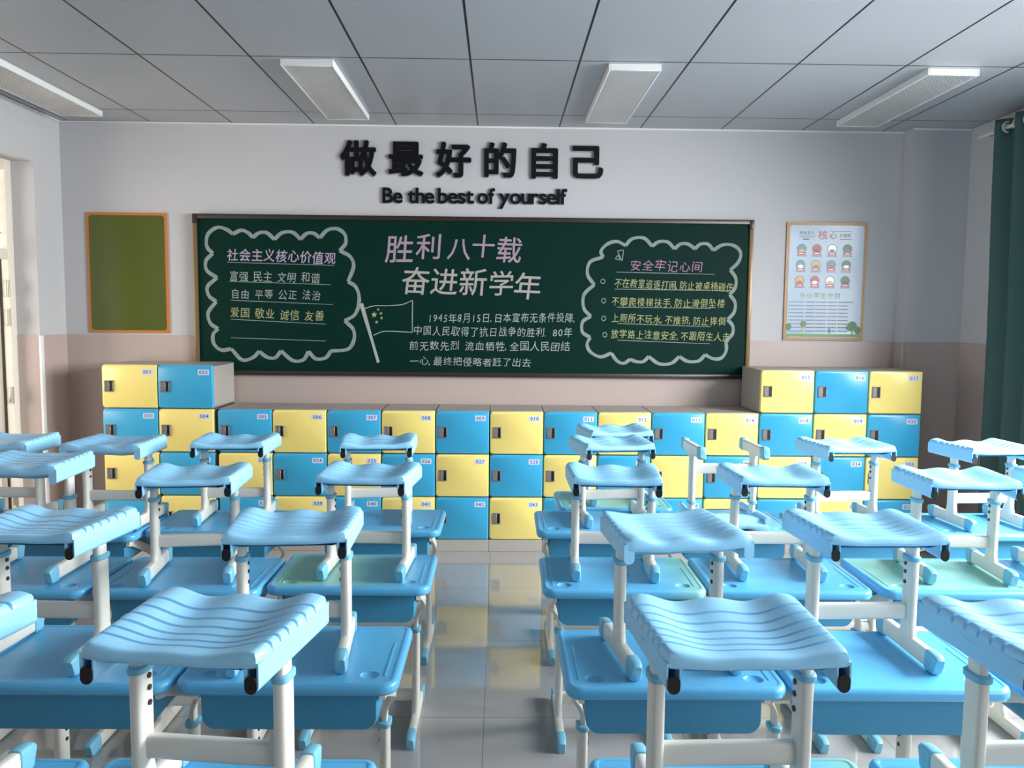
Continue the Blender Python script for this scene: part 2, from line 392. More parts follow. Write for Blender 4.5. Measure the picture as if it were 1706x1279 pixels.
# ------------------------------------------------------------------ ceiling lights
def light_fixture():
    t = empty('ceiling_light', (0, 0, 0))
    w, l, h = 0.145, 0.612, 0.038; fr = MB()
    for x0, x1, y0, y1 in ((-w, -w + 0.010, -l, l), (w - 0.010, w, -l, l), (-w + 0.010, w - 0.010, -l, -l + 0.012), (-w + 0.010, w - 0.010, l - 0.012, l)):
        fr.box(x0, x1, y0, y1, -h, 0, 0.002, 1)
    fr.build('frame', M['white_metal'], t)
    MB().box(-w + 0.010, w - 0.010, -l + 0.012, l - 0.012, -h + 0.0015, -h + 0.008).build('diffuser', M['diffuser'], t)
    return t
LX = [(-2.92, 'white ceiling light with prismatic cover at the far left, over the door side'), (-1.07, 'prismatic ceiling light above the left half of the blackboard'),
      (0.735, 'prismatic ceiling light right of the wall slogan, with a pinkish glint'), (2.51, 'prismatic ceiling light nearest the green curtain')]
proto = None
for x, lab in LX:
    o = proto = light_fixture() if proto is None else copy_tree(proto)
    o.location = (x, 5.172, ZC); tag(o, lab, 'ceiling light', 'ceiling lights')

# ------------------------------------------------------------------ lockers
LW, LH, LX0, LY, LZ0 = 0.3803, 0.3049, -2.7337, 5.5761, 0.0876
LD = D - 0.056 - LY
def locker_body():
    b = MB(); g = 0.0015; t = 0.014; y0 = 0.026
    b.box(g, t, y0, LD, g, LH - g, 0.002, 1); b.box(LW - t, LW - g, y0, LD, g, LH - g, 0.002, 1)
    b.box(g, LW - g, y0, LD, g, t, 0.002, 1); b.box(g, LW - g, y0, LD, LH - t, LH - g, 0.002, 1)
    b.box(t, LW - t, LD - 0.01, LD, t, LH - t)
    return b.mesh('locker_body', M['lgrey'])
def door_mesh(m):
    b = MB(); g = 0.0035; loops = []
    for ins, y in ((0, 0.024), (0, 0.008), (0.002, 0.003), (0.006, 0.0)):
        loops.append([(x, y, z) for x, z in rrect(g + ins, LW - g - ins, g + ins, LH - g - ins, (0.022, 0.006, 0.006, 0.022), 5)])
    n = len(loops[0]); vs = [p for l in loops for p in l]; fs = []
    for i in range(3):
        for j in range(n): fs.append((i * n + j, i * n + (j + 1) % n, (i + 1) * n + (j + 1) % n, (i + 1) * n + j))
    fs += [tuple(range(n)), tuple(3 * n + j for j in range(n))]
    b.add(vs, fs); return b.mesh('locker_door', m)
def handle_mesh():
    b = MB(); x, z = 0.023, LH - 0.19; w, h = 0.058, 0.078
    b.box(x, x + 0.004, -0.007, 0.001, z, z + h, 0.001, 1); b.box(x + w - 0.005, x + w, -0.007, 0.001, z, z + h, 0.001, 1)
    b.box(x, x + w, -0.007, 0.001, z, z + 0.005, 0.001, 1); b.box(x, x + w, -0.007, 0.001, z + h - 0.005, z + h, 0.001, 1)
    b.box(x + 0.004, x + 0.034, -0.006, 0.001, z + 0.005, z + h - 0.005, 0.002, 1)
    b.box(x + 0.034, x + w - 0.005, -0.0015, 0.001, z + 0.005, z + h - 0.005, mi=1)
    return b.mesh('door_handle', [M['handle'], M['black']])
BODY, DOORS, HANDLE = locker_body(), {'yellow': door_mesh(M['yellow']), 'blue': door_mesh(M['lblue'])}, handle_mesh()
def plate_mesh(num):
    b = MB(); x1, z1 = LW - 0.027, LH - 0.032; x0, z0 = x1 - 0.076, z1 - 0.038
    b.prism(rrect(x0, x1, z0, z1, 0.005, 3), -0.0012, 0.0005)
    for i, ch in enumerate('%03d' % num):
        cx = x0 + 0.038 + (i - 1) * 0.0205; k = 0.0345
        glyph_at(b, (ch, 0.012, 0.0), lambda x, y, z, cx=cx: (cx + (x - 0.25) * k, -0.0016 - z, z0 + 0.0072 + y * k), 1)
    return b.mesh('number_label', [M['plate'], M['digit']], angle=0)
def colx(c):       # left stack, low middle run and right stack stand as three blocks with a small gap
    if c < 2: return LX0 - 0.0109 + c * 0.3841, 0.3841 / LW
    if c < 12: return LX0 + 0.7803 + (c - 2) * 0.3778, 0.3776 / LW
    return LX0 + 4.5600 + (c - 12) * 0.3812, 0.3811 / LW
def locker(num, c, rw, color, label):
    x, sx = colx(c); t = empty('locker', (x, LY, LZ0 + rw * LH)); t.scale.x = sx; tag(t, label, 'locker', 'numbered lockers along the back wall')
    for nm, me in (('cabinet', BODY), ('door', DOORS[color])):
        o = bpy.data.objects.new(nm, me); COL.objects.link(o); o.parent = t
    for nm, me in (('handle', HANDLE), ('number_label', plate_mesh(num))):
        q = bpy.data.objects.new(nm, me); COL.objects.link(q); q.parent = o
order = []
order += [(3, c) for c in (0, 1)]; nums = {}
n = 1
for c in (0, 1): nums[(c, 3)] = n; n += 1
for c in range(0, 12): nums[(c, 2)] = n; n += 1
for c in (12, 13, 14): nums[(c, 3)] = n; n += 1
for c in (12, 13, 14): nums[(c, 2)] = n; n += 1
for rw_ in (1, 0):
    for c in range(15): nums[(c, rw_)] = n; n += 1
for (c, rw_), num in nums.items():
    color = 'yellow' if (c + rw_) % 2 else 'blue'
    if num == 1: extra = 'top of the tall left stack'
    elif num <= 43: extra = ('at the top of its stack' if rw_ == 3 else 'under locker %03d' % nums[(c, rw_ + 1)] if (c, rw_ + 1) in nums else 'in the top row of the low middle stacks')
    else: extra = None
    lab = ('%s locker numbered %03d, %s' % (color, num, extra)) if extra else '%s bottom locker half hidden by desks, directly under locker %03d' % (color, nums[(c, 1)])
    locker(num, c, rw_, color, lab)
pl = MB().box(0.001, LW - 0.001, 0.012, LD, 0, LZ0 - 0.001, 0.002, 1).mesh('locker_plinth', M['lgrey'])
for c in range(15):
    o = bpy.data.objects.new('locker_plinth', pl); COL.objects.link(o); o.location = (colx(c)[0], LY, 0); o.scale.x = colx(c)[1]
    tag(o, 'grey plinth on the floor under the locker stack that ends in %03d' % nums[(c, 0)], 'plinth', 'grey plinths under the lockers')

# ------------------------------------------------------------------ blackboard
BX0, BX1, BZ0, BZ1 = -2.265, 1.884, 1.2065, 2.392
YB = D - 0.034            # face of the writing surface
bb = empty('blackboard', ((BX0 + BX1) / 2, D, BZ0))
tag(bb, 'long dark green blackboard covered in chalk writing and two chalk clouds', 'blackboard')
def bpart(mb, name, m, angle=38):
    o = mb.build(name, m, None, angle); o.parent = bb; o.matrix_parent_inverse = Matrix.Translation(-Vector(bb.location)); return o
bpart(MB().box(BX0 + 0.02, BX1 - 0.02, YB, D - 0.001, BZ0 + 0.02, BZ1 - 0.02), 'writing_surface', M['board'])
fb = MB()
for (x0, x1, z0, z1) in ((BX0, BX1, BZ1 - 0.034, BZ1), (BX0, BX1, BZ0, BZ0 + 0.034)): fb.box(x0, x1, D - 0.05, D - 0.001, z0, z1, 0.004, 2)
for x in (BX0, BX1 - 0.034):
    for z in (BZ0, BZ1 - 0.07): fb.box(x - 0.001, x + 0.035, D - 0.052, D - 0.001, z, z + 0.07, 0.004, 2)
bpart(fb, 'frame', M['frame_brown'])
for x in (BX0, BX1 - 0.030): bpart(MB().box(x, x + 0.030, D - 0.048, D - 0.001, BZ0 + 0.06, BZ1 - 0.06, 0.004, 2), 'side_frame', M['frame_gold'])
def cpt(crop, x, y): return on_wall(crop[0] + x / crop[2], crop[1] + y / crop[2], YB)
MPP = YB / F_PX * 1.0      # metres per photo pixel on the board, about
def ribbon(mb, pts, w, lift=0.0012, close=False):
    n = len(pts); L = []; R = []
    for i in range(n):
        a = Vector(pts[i - 1] if (i or close) else pts[0]); b = Vector(pts[(i + 1) % n] if (i < n - 1 or close) else pts[-1])
        t = (b - a); t = t.normalized() if t.length > 1e-9 else Vector((1, 0)); nn = Vector((-t.y, t.x))
        ww = w(i / max(1, n - 1)) if callable(w) else w; ww *= 1 + 0.10 * math.sin(i * 0.55)
        p = Vector(pts[i]); L.append(p + nn * ww / 2); R.append(p - nn * ww / 2)
    vs = [(p.x, YB - lift, p.y) for p in L] + [(p.x, YB - lift, p.y) for p in R]
    rng = range(n if close else n - 1)
    mb.add(vs, [(i, (i + 1) % n, n + (i + 1) % n, n + i) for i in rng])
def catmull(P, k=8):
    P = [Vector(p) for p in P]; out = []
    for i in range(len(P) - 1):
        p1, p2 = P[i], P[i + 1]; p0 = P[i - 1] if i else p1 * 2 - p2; p3 = P[i + 2] if i + 2 < len(P) else p2 * 2 - p1
        for j in range(k):
            t = j / k
            out.append(0.5 * ((2 * p1) + (p2 - p0) * t + (2 * p0 - 5 * p1 + 4 * p2 - p3) * t * t + (3 * p1 - p0 - 3 * p2 + p3) * t ** 3))
    out.append(P[-1]); return out
CL1 = [[(148, 350), (105, 300), (112, 215), (180, 165), (245, 180), (290, 212)], [(290, 212), (350, 185), (400, 205), (432, 238)], [(432, 238), (475, 205), (530, 203), (585, 250)], [(585, 250), (640, 203), (715, 200), (770, 250)],
       [(770, 250), (815, 208), (865, 208), (908, 240)], [(908, 240), (960, 185), (1030, 175), (1085, 215), (1090, 280), (1048, 330)], [(1048, 330), (1120, 370), (1148, 440), (1108, 550)], [(1108, 550), (1165, 590), (1188, 680), (1160, 780), (1085, 828)],
       [(1085, 828), (1145, 890), (1150, 965), (1105, 1030), (985, 1042)], [(985, 1042), (950, 1090), (880, 1098), (828, 1045)], [(828, 1045), (790, 1105), (715, 1110), (632, 1042)], [(632, 1042), (590, 1090), (530, 1085), (478, 1045)],
       [(478, 1045), (430, 1090), (355, 1105), (280, 1028)], [(280, 1028), (205, 1035), (155, 990), (150, 925), (185, 885)], [(185, 885), (130, 845), (115, 770), (172, 692)], [(172, 692), (120, 650), (110, 585), (178, 522)], [(178, 522), (105, 470), (100, 400), (148, 350)]]
CL2 = [[(330, 345), (315, 300), (360, 250), (430, 230), (495, 260)], [(495, 260), (545, 210), (630, 205), (690, 265)], [(690, 265), (740, 232), (805, 235), (855, 285)], [(855, 285), (900, 248), (955, 250), (1005, 285)], [(1005, 285), (1045, 250), (1100, 250), (1140, 295)],
       [(1140, 295), (1210, 255), (1290, 260), (1340, 310), (1325, 380), (1265, 440)], [(1265, 440), (1305, 500), (1300, 570), (1260, 620)], [(1260, 620), (1300, 680), (1292, 750), (1245, 805)], [(1245, 805), (1282, 850), (1280, 910), (1232, 962)],
       [(1232, 962), (1235, 1030), (1200, 1085), (1140, 1092), (1080, 1062)], [(1080, 1062), (1030, 1108), (950, 1110), (890, 1075)], [(890, 1075), (830, 1125), (740, 1128), (665, 1075)], [(665, 1075), (625, 1112), (570, 1112), (530, 1095)], [(530, 1095), (480, 1125), (430, 1105), (390, 1050)],
       [(390, 1050), (310, 1078), (235, 1040), (212, 985), (235, 935)], [(235, 935), (178, 895), (180, 820), (240, 780)], [(240, 780), (188, 720), (190, 620), (265, 548)], [(265, 548), (215, 470), (235, 380), (330, 345)]]
for crop, CLD, wpx in ((C1, CL1, 25), (C3, CL2, 24)):
    mb = MB()
    for seg in CLD:
        pts = [Vector(cpt(crop, *p)) for p in catmull(seg, 6)]
        ribbon(mb, pts, wpx / crop[2] * MPP, 0.0010 + 0.0002 * rnd.random())
    o = bpart(mb, 'chalk_cloud', M['chalk_grey'], 0)
def chalk_line(text, x0, y0, x1, y1, h, off, crop, jit=1.0):
    tot = sum(adv(c) for c in text); x = 0.0; out = [MB()]; mb = out[0]
    a = Vector(cpt(crop, x0, y0)); b = Vector(cpt(crop, x1, y1)); size = h / crop[2] * MPP; step = (b - a).length / tot; d = (b - a).normalized(); nn = Vector((-d.y, d.x))
    for ch in text:
        w = adv(ch)
        if ch == ' ': out.append(MB()); mb = out[-1]
        else:
            c = a + d * (x + w / 2) * step + nn * size * 0.05 * jit * rnd.uniform(-1, 1)
            ang = math.radians(rnd.uniform(-4, 4)) * jit; ca, sa = math.cos(ang), math.sin(ang)
            kx = min(step, size) * rnd.uniform(0.90, 1.0); ky = size * rnd.uniform(0.92, 1.04); sl = rnd.uniform(0.0, 0.12)
            gx, gy = (0.5, 0.38) if cjk(ch) else (0.27, 0.36)
            def fx(px, py, pz, c=c, kx=kx, ky=ky, ca=ca, sa=sa, sl=sl, gx=gx, gy=gy):
                X, Z = (px - gx) * kx + (py - gy) * ky * sl, (py - gy) * ky
                q = c + d * (X * ca - Z * sa) + nn * (X * sa + Z * ca); return (q.x, YB - 0.0018 - pz, q.y)
            (bold_at(mb, ch, 0.0, off, fx, 6) if off > 0 else glyph_at(mb, (ch, 0.0, 0.0), fx))
        x += w
    return out
for L in LINES:
    for mb in chalk_line(L[1], L[2], L[3], L[4], L[5], L[6], L[8], L[0]): bpart(mb, 'chalk_lettering', M[L[7]], 0)
for txt, pos in ((TITLE1, ((280, 318, 205), (490, 300, 190), (705, 315, 170), (876, 298, 170), (1058, 325, 190))), (TITLE2, ((395, 545, 205), (598, 550, 200), (803, 553, 205), (1003, 562, 185), (1190, 582, 200)))):
    ma, mb = MB(), MB()
    for ch, (cx, cy, h) in zip(txt, pos):
        c = Vector(cpt(C2, cx, cy)); k = h / 4.263 * MPP
        ang = math.radians(rnd.uniform(-3, 3)); ca, sa = math.cos(ang), math.sin(ang)
        for m_, rad, lift in ((ma, 0.008, 0.0014), (mb, 0.0, 0.0024)):
            def fx(px, py, pz, c=c, k=k, lift=lift):
                X, Z = (px - 0.5) * k, (py - 0.38) * k; X += Z * 0.08
                return (c.x + X * ca - Z * sa, YB - lift - pz, c.y + X * sa + Z * ca)
            (bold_at(m_, ch, 0.0, rad, fx, 8) if rad else glyph_at(m_, (ch, 0.0, 0.0), fx))
    bpart(ma, 'chalk_title', M['chalk_white'], 0); bpart(mb, 'chalk_title_fill', M['chalk_pale_pink' if txt == TITLE1 else 'chalk_cream'], 0)
for crop, a, b in ((C1, (250, 412), (1010, 435)), (C1, (265, 548), (985, 572)), (C1, (275, 682), (1000, 713)), (C1, (275, 817), (950, 852)), (C1, (275, 948), (950, 972)),
                   (C3, (430, 455), (1150, 472)), (C3, (415, 580), (1275, 592)), (C3, (430, 712), (1120, 722)), (C3, (435, 832), (1120, 857)), (C3, (435, 955), (1115, 982))):
    ul = MB(); ribbon(ul, [Vector(cpt(crop, a[0] + (b[0] - a[0]) * t / 10, a[1] + (b[1] - a[1]) * t / 10)) for t in range(11)], 0.0045); bpart(ul, 'chalk_underline', M['chalk_grey'], 0)
for x, y in ((328, 523), (334, 665), (334, 795), (342, 915)):
    ul = MB(); ribbon(ul, [Vector(cpt(C3, x + 15 * math.cos(a * PI / 8), y + 17 * math.sin(a * PI / 8))) for a in range(16)], 0.006, close=True); bpart(ul, 'chalk_bullet', M['chalk_grey'], 0)
for tri in (((435, 300), (480, 293), (470, 375)), ((418, 358), (440, 330), (455, 366))):
    P = []
    for i in range(3):
        for t in range(6): P.append(Vector(cpt(C3, tri[i][0] + (tri[(i + 1) % 3][0] - tri[i][0]) * t / 6, tri[i][1] + (tri[(i + 1) % 3][1] - tri[i][1]) * t / 6)))
    ul = MB(); ribbon(ul, P, 0.006, close=True); bpart(ul, 'chalk_paper_plane', M['chalk_grey'], 0)
fl = MB()
ribbon(fl, [Vector(cpt(C2, 8 + 122 * t / 14, 705 + 420 * t / 14)) for t in range(15)], lambda t: 0.028 * (1 - 0.3 * t))
ribbon(fl, [Vector(cpt(C2, *p)) for p in catmull([(30, 742), (100, 722), (200, 721), (300, 712), (372, 682)], 5)], 0.006)
ribbon(fl, [Vector(cpt(C2, 372 - 2 * t / 8, 682 + 228 * t / 8)) for t in range(9)], 0.006)
ribbon(fl, [Vector(cpt(C2, *p)) for p in catmull([(370, 910), (280, 905), (170, 903), (95, 930)], 5)], 0.006)
bpart(fl, 'chalk_flag', M['chalk_white'], 0)
st = MB()
for x, y, r_ in ((100, 785, 24), (128, 748, 12), (148, 775, 13), (152, 808, 13), (117, 838, 14)):
    P = [cpt(C2, x + (r_ if i % 2 == 0 else r_ * 0.42) * math.sin(i * PI / 5), y - (r_ if i % 2 == 0 else r_ * 0.42) * math.cos(i * PI / 5)) for i in range(10)]
    st.add([(p[0], YB - 0.0015, p[1]) for p in P], [tuple(range(10))])
bpart(st, 'chalk_stars', M['chalk_yellow'], 0)

# ------------------------------------------------------------------ wall slogan
def sign_part(mb, name, m, parent):
    o = mb.build(name, m, None, 30); o.parent = parent; o.matrix_parent_inverse = Matrix.Translation(-Vector(parent.location)); return o
HP = [(597, 263), (676, 263.5), (756, 266), (833, 267), (907, 268), (977, 269)]
ORD = ['first', 'second', 'third', 'fourth', 'fifth', 'sixth']
EN_MEAN = ['do', 'most', 'good', 'of', 'self', 'oneself']
for i, (ch, (px, py)) in enumerate(zip(HAN, HP)):
    x, z = on_wall(px, py, D - 0.02); k = 0.262
    t = empty('wall_character', (x, D, z)); tag(t, 'raised black %s, %s large Chinese character of the slogan above the blackboard' % (ch, ORD[i]), 'wall lettering', 'Chinese slogan characters')
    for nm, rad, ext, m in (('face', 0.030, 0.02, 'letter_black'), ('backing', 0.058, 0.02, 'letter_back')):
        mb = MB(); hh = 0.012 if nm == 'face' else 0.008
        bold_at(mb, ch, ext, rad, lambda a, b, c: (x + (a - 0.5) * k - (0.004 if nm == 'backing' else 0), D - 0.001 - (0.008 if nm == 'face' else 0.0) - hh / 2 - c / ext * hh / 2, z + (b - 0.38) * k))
        sign_part(mb, nm, M[m], t)
EP = [(638, 670), (680, 723), (730, 789), (796, 824), (832, 944)]   # word spans in the photo
xb = [on_wall(a, 337 + (a - 638) * 0.0085, D - 0.02) for a, _ in EP]; xe = [on_wall(b, 337 + (b - 638) * 0.0085, D - 0.02) for _, b in EP]
for wi, wrd in enumerate(ENG):
    xs = []; x = 0.0; wdt = {}
    for ch in wrd:
        vs = _glyph[(ch, 0.0, 0.05)][0]; lo = min(p[0] for p in vs); hi = max(p[0] for p in vs)
        xs.append(x - lo); x += hi - lo + 0.035
    tot = x - 0.035; (X0, Z0), (X1, Z1) = xb[wi], xe[wi]; k = (X1 - X0) / tot; ky = 0.155
    t = empty('wall_word', (X0, D, Z0)); tag(t, 'black raised English word %s of the slogan above the blackboard' % wrd, 'wall lettering', 'English slogan words')
    bk = MB()
    for ch, ox in zip(wrd, xs):
        mb = MB(); zb = Z0 + (Z1 - Z0) * (ox / tot)
        bold_at(mb, ch, 0.05, 0.020, lambda a, b, c: (X0 + (ox + a) * k, D - 0.009 - 0.005 - c / 0.05 * 0.005, zb + b * ky)); sign_part(mb, 'letter', M['letter_black'], t)
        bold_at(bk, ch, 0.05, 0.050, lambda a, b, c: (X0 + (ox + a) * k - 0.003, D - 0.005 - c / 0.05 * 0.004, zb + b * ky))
    sign_part(bk, 'backing', M['letter_back'], t)

# ------------------------------------------------------------------ wall boards
gb = empty('notice_board', (-2.762, D, 1.51)); tag(gb, 'blank olive green notice board with a thin orange border', 'notice board')
x0, x1, z0, z1 = -3.058, -2.466, 1.512, 2.398
sign_part(MB().prism(rrect(x0, x1, z0, z1, 0.006, 2), D - 0.010, D - 0.001), 'border', M['orange'], gb)
sign_part(MB().prism(rrect(x0 + 0.02, x1 - 0.02, z0 + 0.02, z1 - 0.02, 0.02, 4), D - 0.012, D - 0.009), 'panel', M['green_felt'], gb)

ps = empty('poster', (2.445, D, 1.505)); tag(ps, 'framed school values poster with round badges and cartoon trees', 'poster')
qx0, qx1, qz0, qz1 = 2.143, 2.748, 1.503, 2.384; qw = qx1 - qx0; qh = qz1 - qz0
sign_part(MB().prism(rrect(qx0, qx1, qz0, qz1, 0.004, 2), D - 0.012, D - 0.001), 'border', M['gold'], ps)
PM = ['sheet', 'sheet_tint', 'ink_black', 'ink_grey', 'ink_red', 'ink_green', 'leaf', 'ink_sand', 'ink_teal', 'ink_white']
sh = MB(); PYS = D - 0.0135
sh.prism(rrect(qx0 + 0.022, qx1 - 0.022, qz0 + 0.022, qz1 - 0.022, 0.02, 4), D - 0.0135, D - 0.011, mi=0)
def P2(u_, v_): return qx0 + u_ * qw, qz1 - v_ * qh       # u right, v down, 0..1
def flat(pts, mi, lift): sh.add([(x, PYS - lift, z) for x, z in pts], [tuple(range(len(pts)))], mi)
def bar(u0, u1, v, h, mi, lift=0.0006): flat([P2(u0, v - h / 2), P2(u1, v - h / 2), P2(u1, v + h / 2), P2(u0, v + h / 2)], mi, lift)
def disc(u_, v_, r_, mi, lift, sq=1.0, n=20):
    c = P2(u_, v_); flat([(c[0] + r_ * math.cos(2 * PI * i / n), c[1] + r_ * sq * math.sin(2 * PI * i / n)) for i in range(n)], mi, lift)
def ptext(s_, u0, v, h, mi, stepk=1.0):
    for i, ch in enumerate(s_):
        c = P2(u0, v); k = h
        glyph_at(sh, (ch, 0.01, 0.0), lambda a, b, c2, i=i: (c[0] + i * h * stepk + a * k, PYS - 0.0008, c[1] + (b - 0.38) * k), mi)
ptext('社会主义', 0.155, 0.088, 0.028, 2); ptext('核', 0.385, 0.105, 0.075, 4); ptext('心', 0.525, 0.108, 0.060, 4); ptext('价值观', 0.655, 0.108, 0.028, 2)
bar(0.155, 0.35, 0.117, 0.006, 3); bar(0.155, 0.36, 0.132, 0.003, 3); bar(0.20, 0.28, 0.142, 0.008, 2); bar(0.53, 0.80, 0.074, 0.003, 3); bar(0.66, 0.81, 0.14, 0.006, 3)
bcol = [(8, 7), (4, 2), (9, 3), (6, 8), (8, 9), (7, 3), (8, 4), (6, 9), (7, 4), (4, 9), (9, 7), (6, 2)]
for rI in range(3):
    for cI in range(4):
        uu = 0.19 + cI * 0.19 - rI * 0.006; vv = 0.222 + rI * 0.134; a, b = bcol[rI * 4 + cI]
        disc(uu, vv, 0.0365, 3, 0.0005); disc(uu, vv, 0.031, a, 0.0009); disc(uu, vv + 0.016, 0.021, b, 0.0013, 0.6)
        bar(uu - 0.052, uu + 0.052, vv + 0.040, 0.024, 4, 0.0016); bar(uu - 0.03, uu + 0.03, vv + 0.040, 0.006, 9, 0.0019); bar(uu - 0.066, uu + 0.066, vv + 0.060, 0.005, 2, 0.0006)
ptext('中小学生守则', 0.185, 0.617, 0.046, 5, 1.14)
for i in range(9):
    v = 0.672 + i * 0.031; u_ = 0.055
    bar(u_ - 0.0 + 0.0, u_ + 0.012, v, 0.008, 2)
    for (a, b) in ((0.075, 0.25), (0.27, 0.385), (0.395, 0.53), (0.545, 0.66), (0.675, 0.80 + (0.06 if i == 0 else 0))):
        x = a
        while x < b: bar(x, min(b, x + 0.016), v, 0.0085, 2 if a > 0.2 else 3); x += 0.0195
for (u_, v_, r_, sq) in ((0.06, 0.885, 0.022, 1.2), (0.86, 0.875, 0.036, 1.0), (0.93, 0.91, 0.024, 1.2), (0.245, 0.86, 0.024, 1.0), (0.575, 0.918, 0.009, 2.4), (0.835, 0.89, 0.03, 0.8)): disc(u_, v_, r_, 6, 0.0012 + 0.002 * u_, sq)
bar(0.232, 0.256, 0.915, 0.045, 7, 0.0010); bar(0.852, 0.868, 0.93, 0.05, 6, 0.0010); bar(0.036, 0.964, 0.957, 0.024, 5, 0.0008); bar(0.036, 0.964, 0.935, 0.02, 1, 0.0004)
sign_part(sh, 'printed_sheet', [M[k] for k in PM], ps)

# ------------------------------------------------------------------ curtain
cu = MB(); ny = 120; ZR = [0.06 + i * 0.31 for i in range(10)] + [2.912, 2.948, 2.985]; nz = len(ZR) - 1; vs = []; CY0, CY1 = 4.62, 5.52
for k in range(nz + 1):
    z = ZR[k]
    for j in range(ny + 1):
        tt = j / ny; yb = CY0 + (CY1 - CY0) * tt - (1 - z / 2.985) * 0.06 * tt
        vs.append((3.325 + 0.055 * math.sin(tt * 2 * PI * 4.25 + 0.4) * (0.9 + 0.1 * math.sin(z * 3.0)) * (1 - 0.25 * (1 - z / 2.985)), yb, z))
cu.add(vs, [(k * (ny + 1) + j, k * (ny + 1) + j + 1, (k + 1) * (ny + 1) + j + 1, (k + 1) * (ny + 1) + j) for k in range(nz) for j in range(ny) if not (k == nz - 2 and abs(sum(vs[k * (ny + 1) + j + q][0] for q in (0, 1)) / 2 - 3.32) < 0.030)])
cur = empty('curtain', (3.325, 5.07, 0.06)); tag(cur, 'dark green floor-length curtain hanging by the right wall', 'curtain')
co = sign_part(cu, 'fabric', M['curtain'], cur); md = co.modifiers.new('thickness', 'SOLIDIFY'); md.thickness = 0.004
for n_ in range(1, 9):       # an eyelet at each place where the fabric crosses the rod
    y = CY0 + (CY1 - CY0) * (n_ * PI - 0.4) / (8.5 * PI)
    e = MB(); vs = []; fs = []
    for a in range(24):
        for b in range(8):
            rr = 0.033 + 0.006 * math.cos(2 * PI * b / 8)
            vs.append((3.32 + rr * math.cos(2 * PI * a / 24), y + 0.006 * math.sin(2 * PI * b / 8), 2.93 + rr * math.sin(2 * PI * a / 24)))
    for a in range(24):
        for b in range(8): fs.append((a * 8 + b, a * 8 + (b + 1) % 8, ((a + 1) % 24) * 8 + (b + 1) % 8, ((a + 1) % 24) * 8 + b))
    e.add(vs, fs); sign_part(e, 'eyelet', M['rod'], cur)
rod = MB().sweep([(3.32, -1.6, 2.93), (3.32, 5.66, 2.93)], oval(0.013, 0.013, 14, 2), (1, 0, 0)); 
for y in (5.6, 0.95, -1.5): rod.sweep([(3.32, y, 2.93), (XR - 0.001, y, 2.93)], oval(0.010, 0.010, 10, 2), (0, 1, 0))
tag(rod.build('curtain_rod', M['rod']), 'cream curtain rod running along the top of the right wall', 'curtain rod')

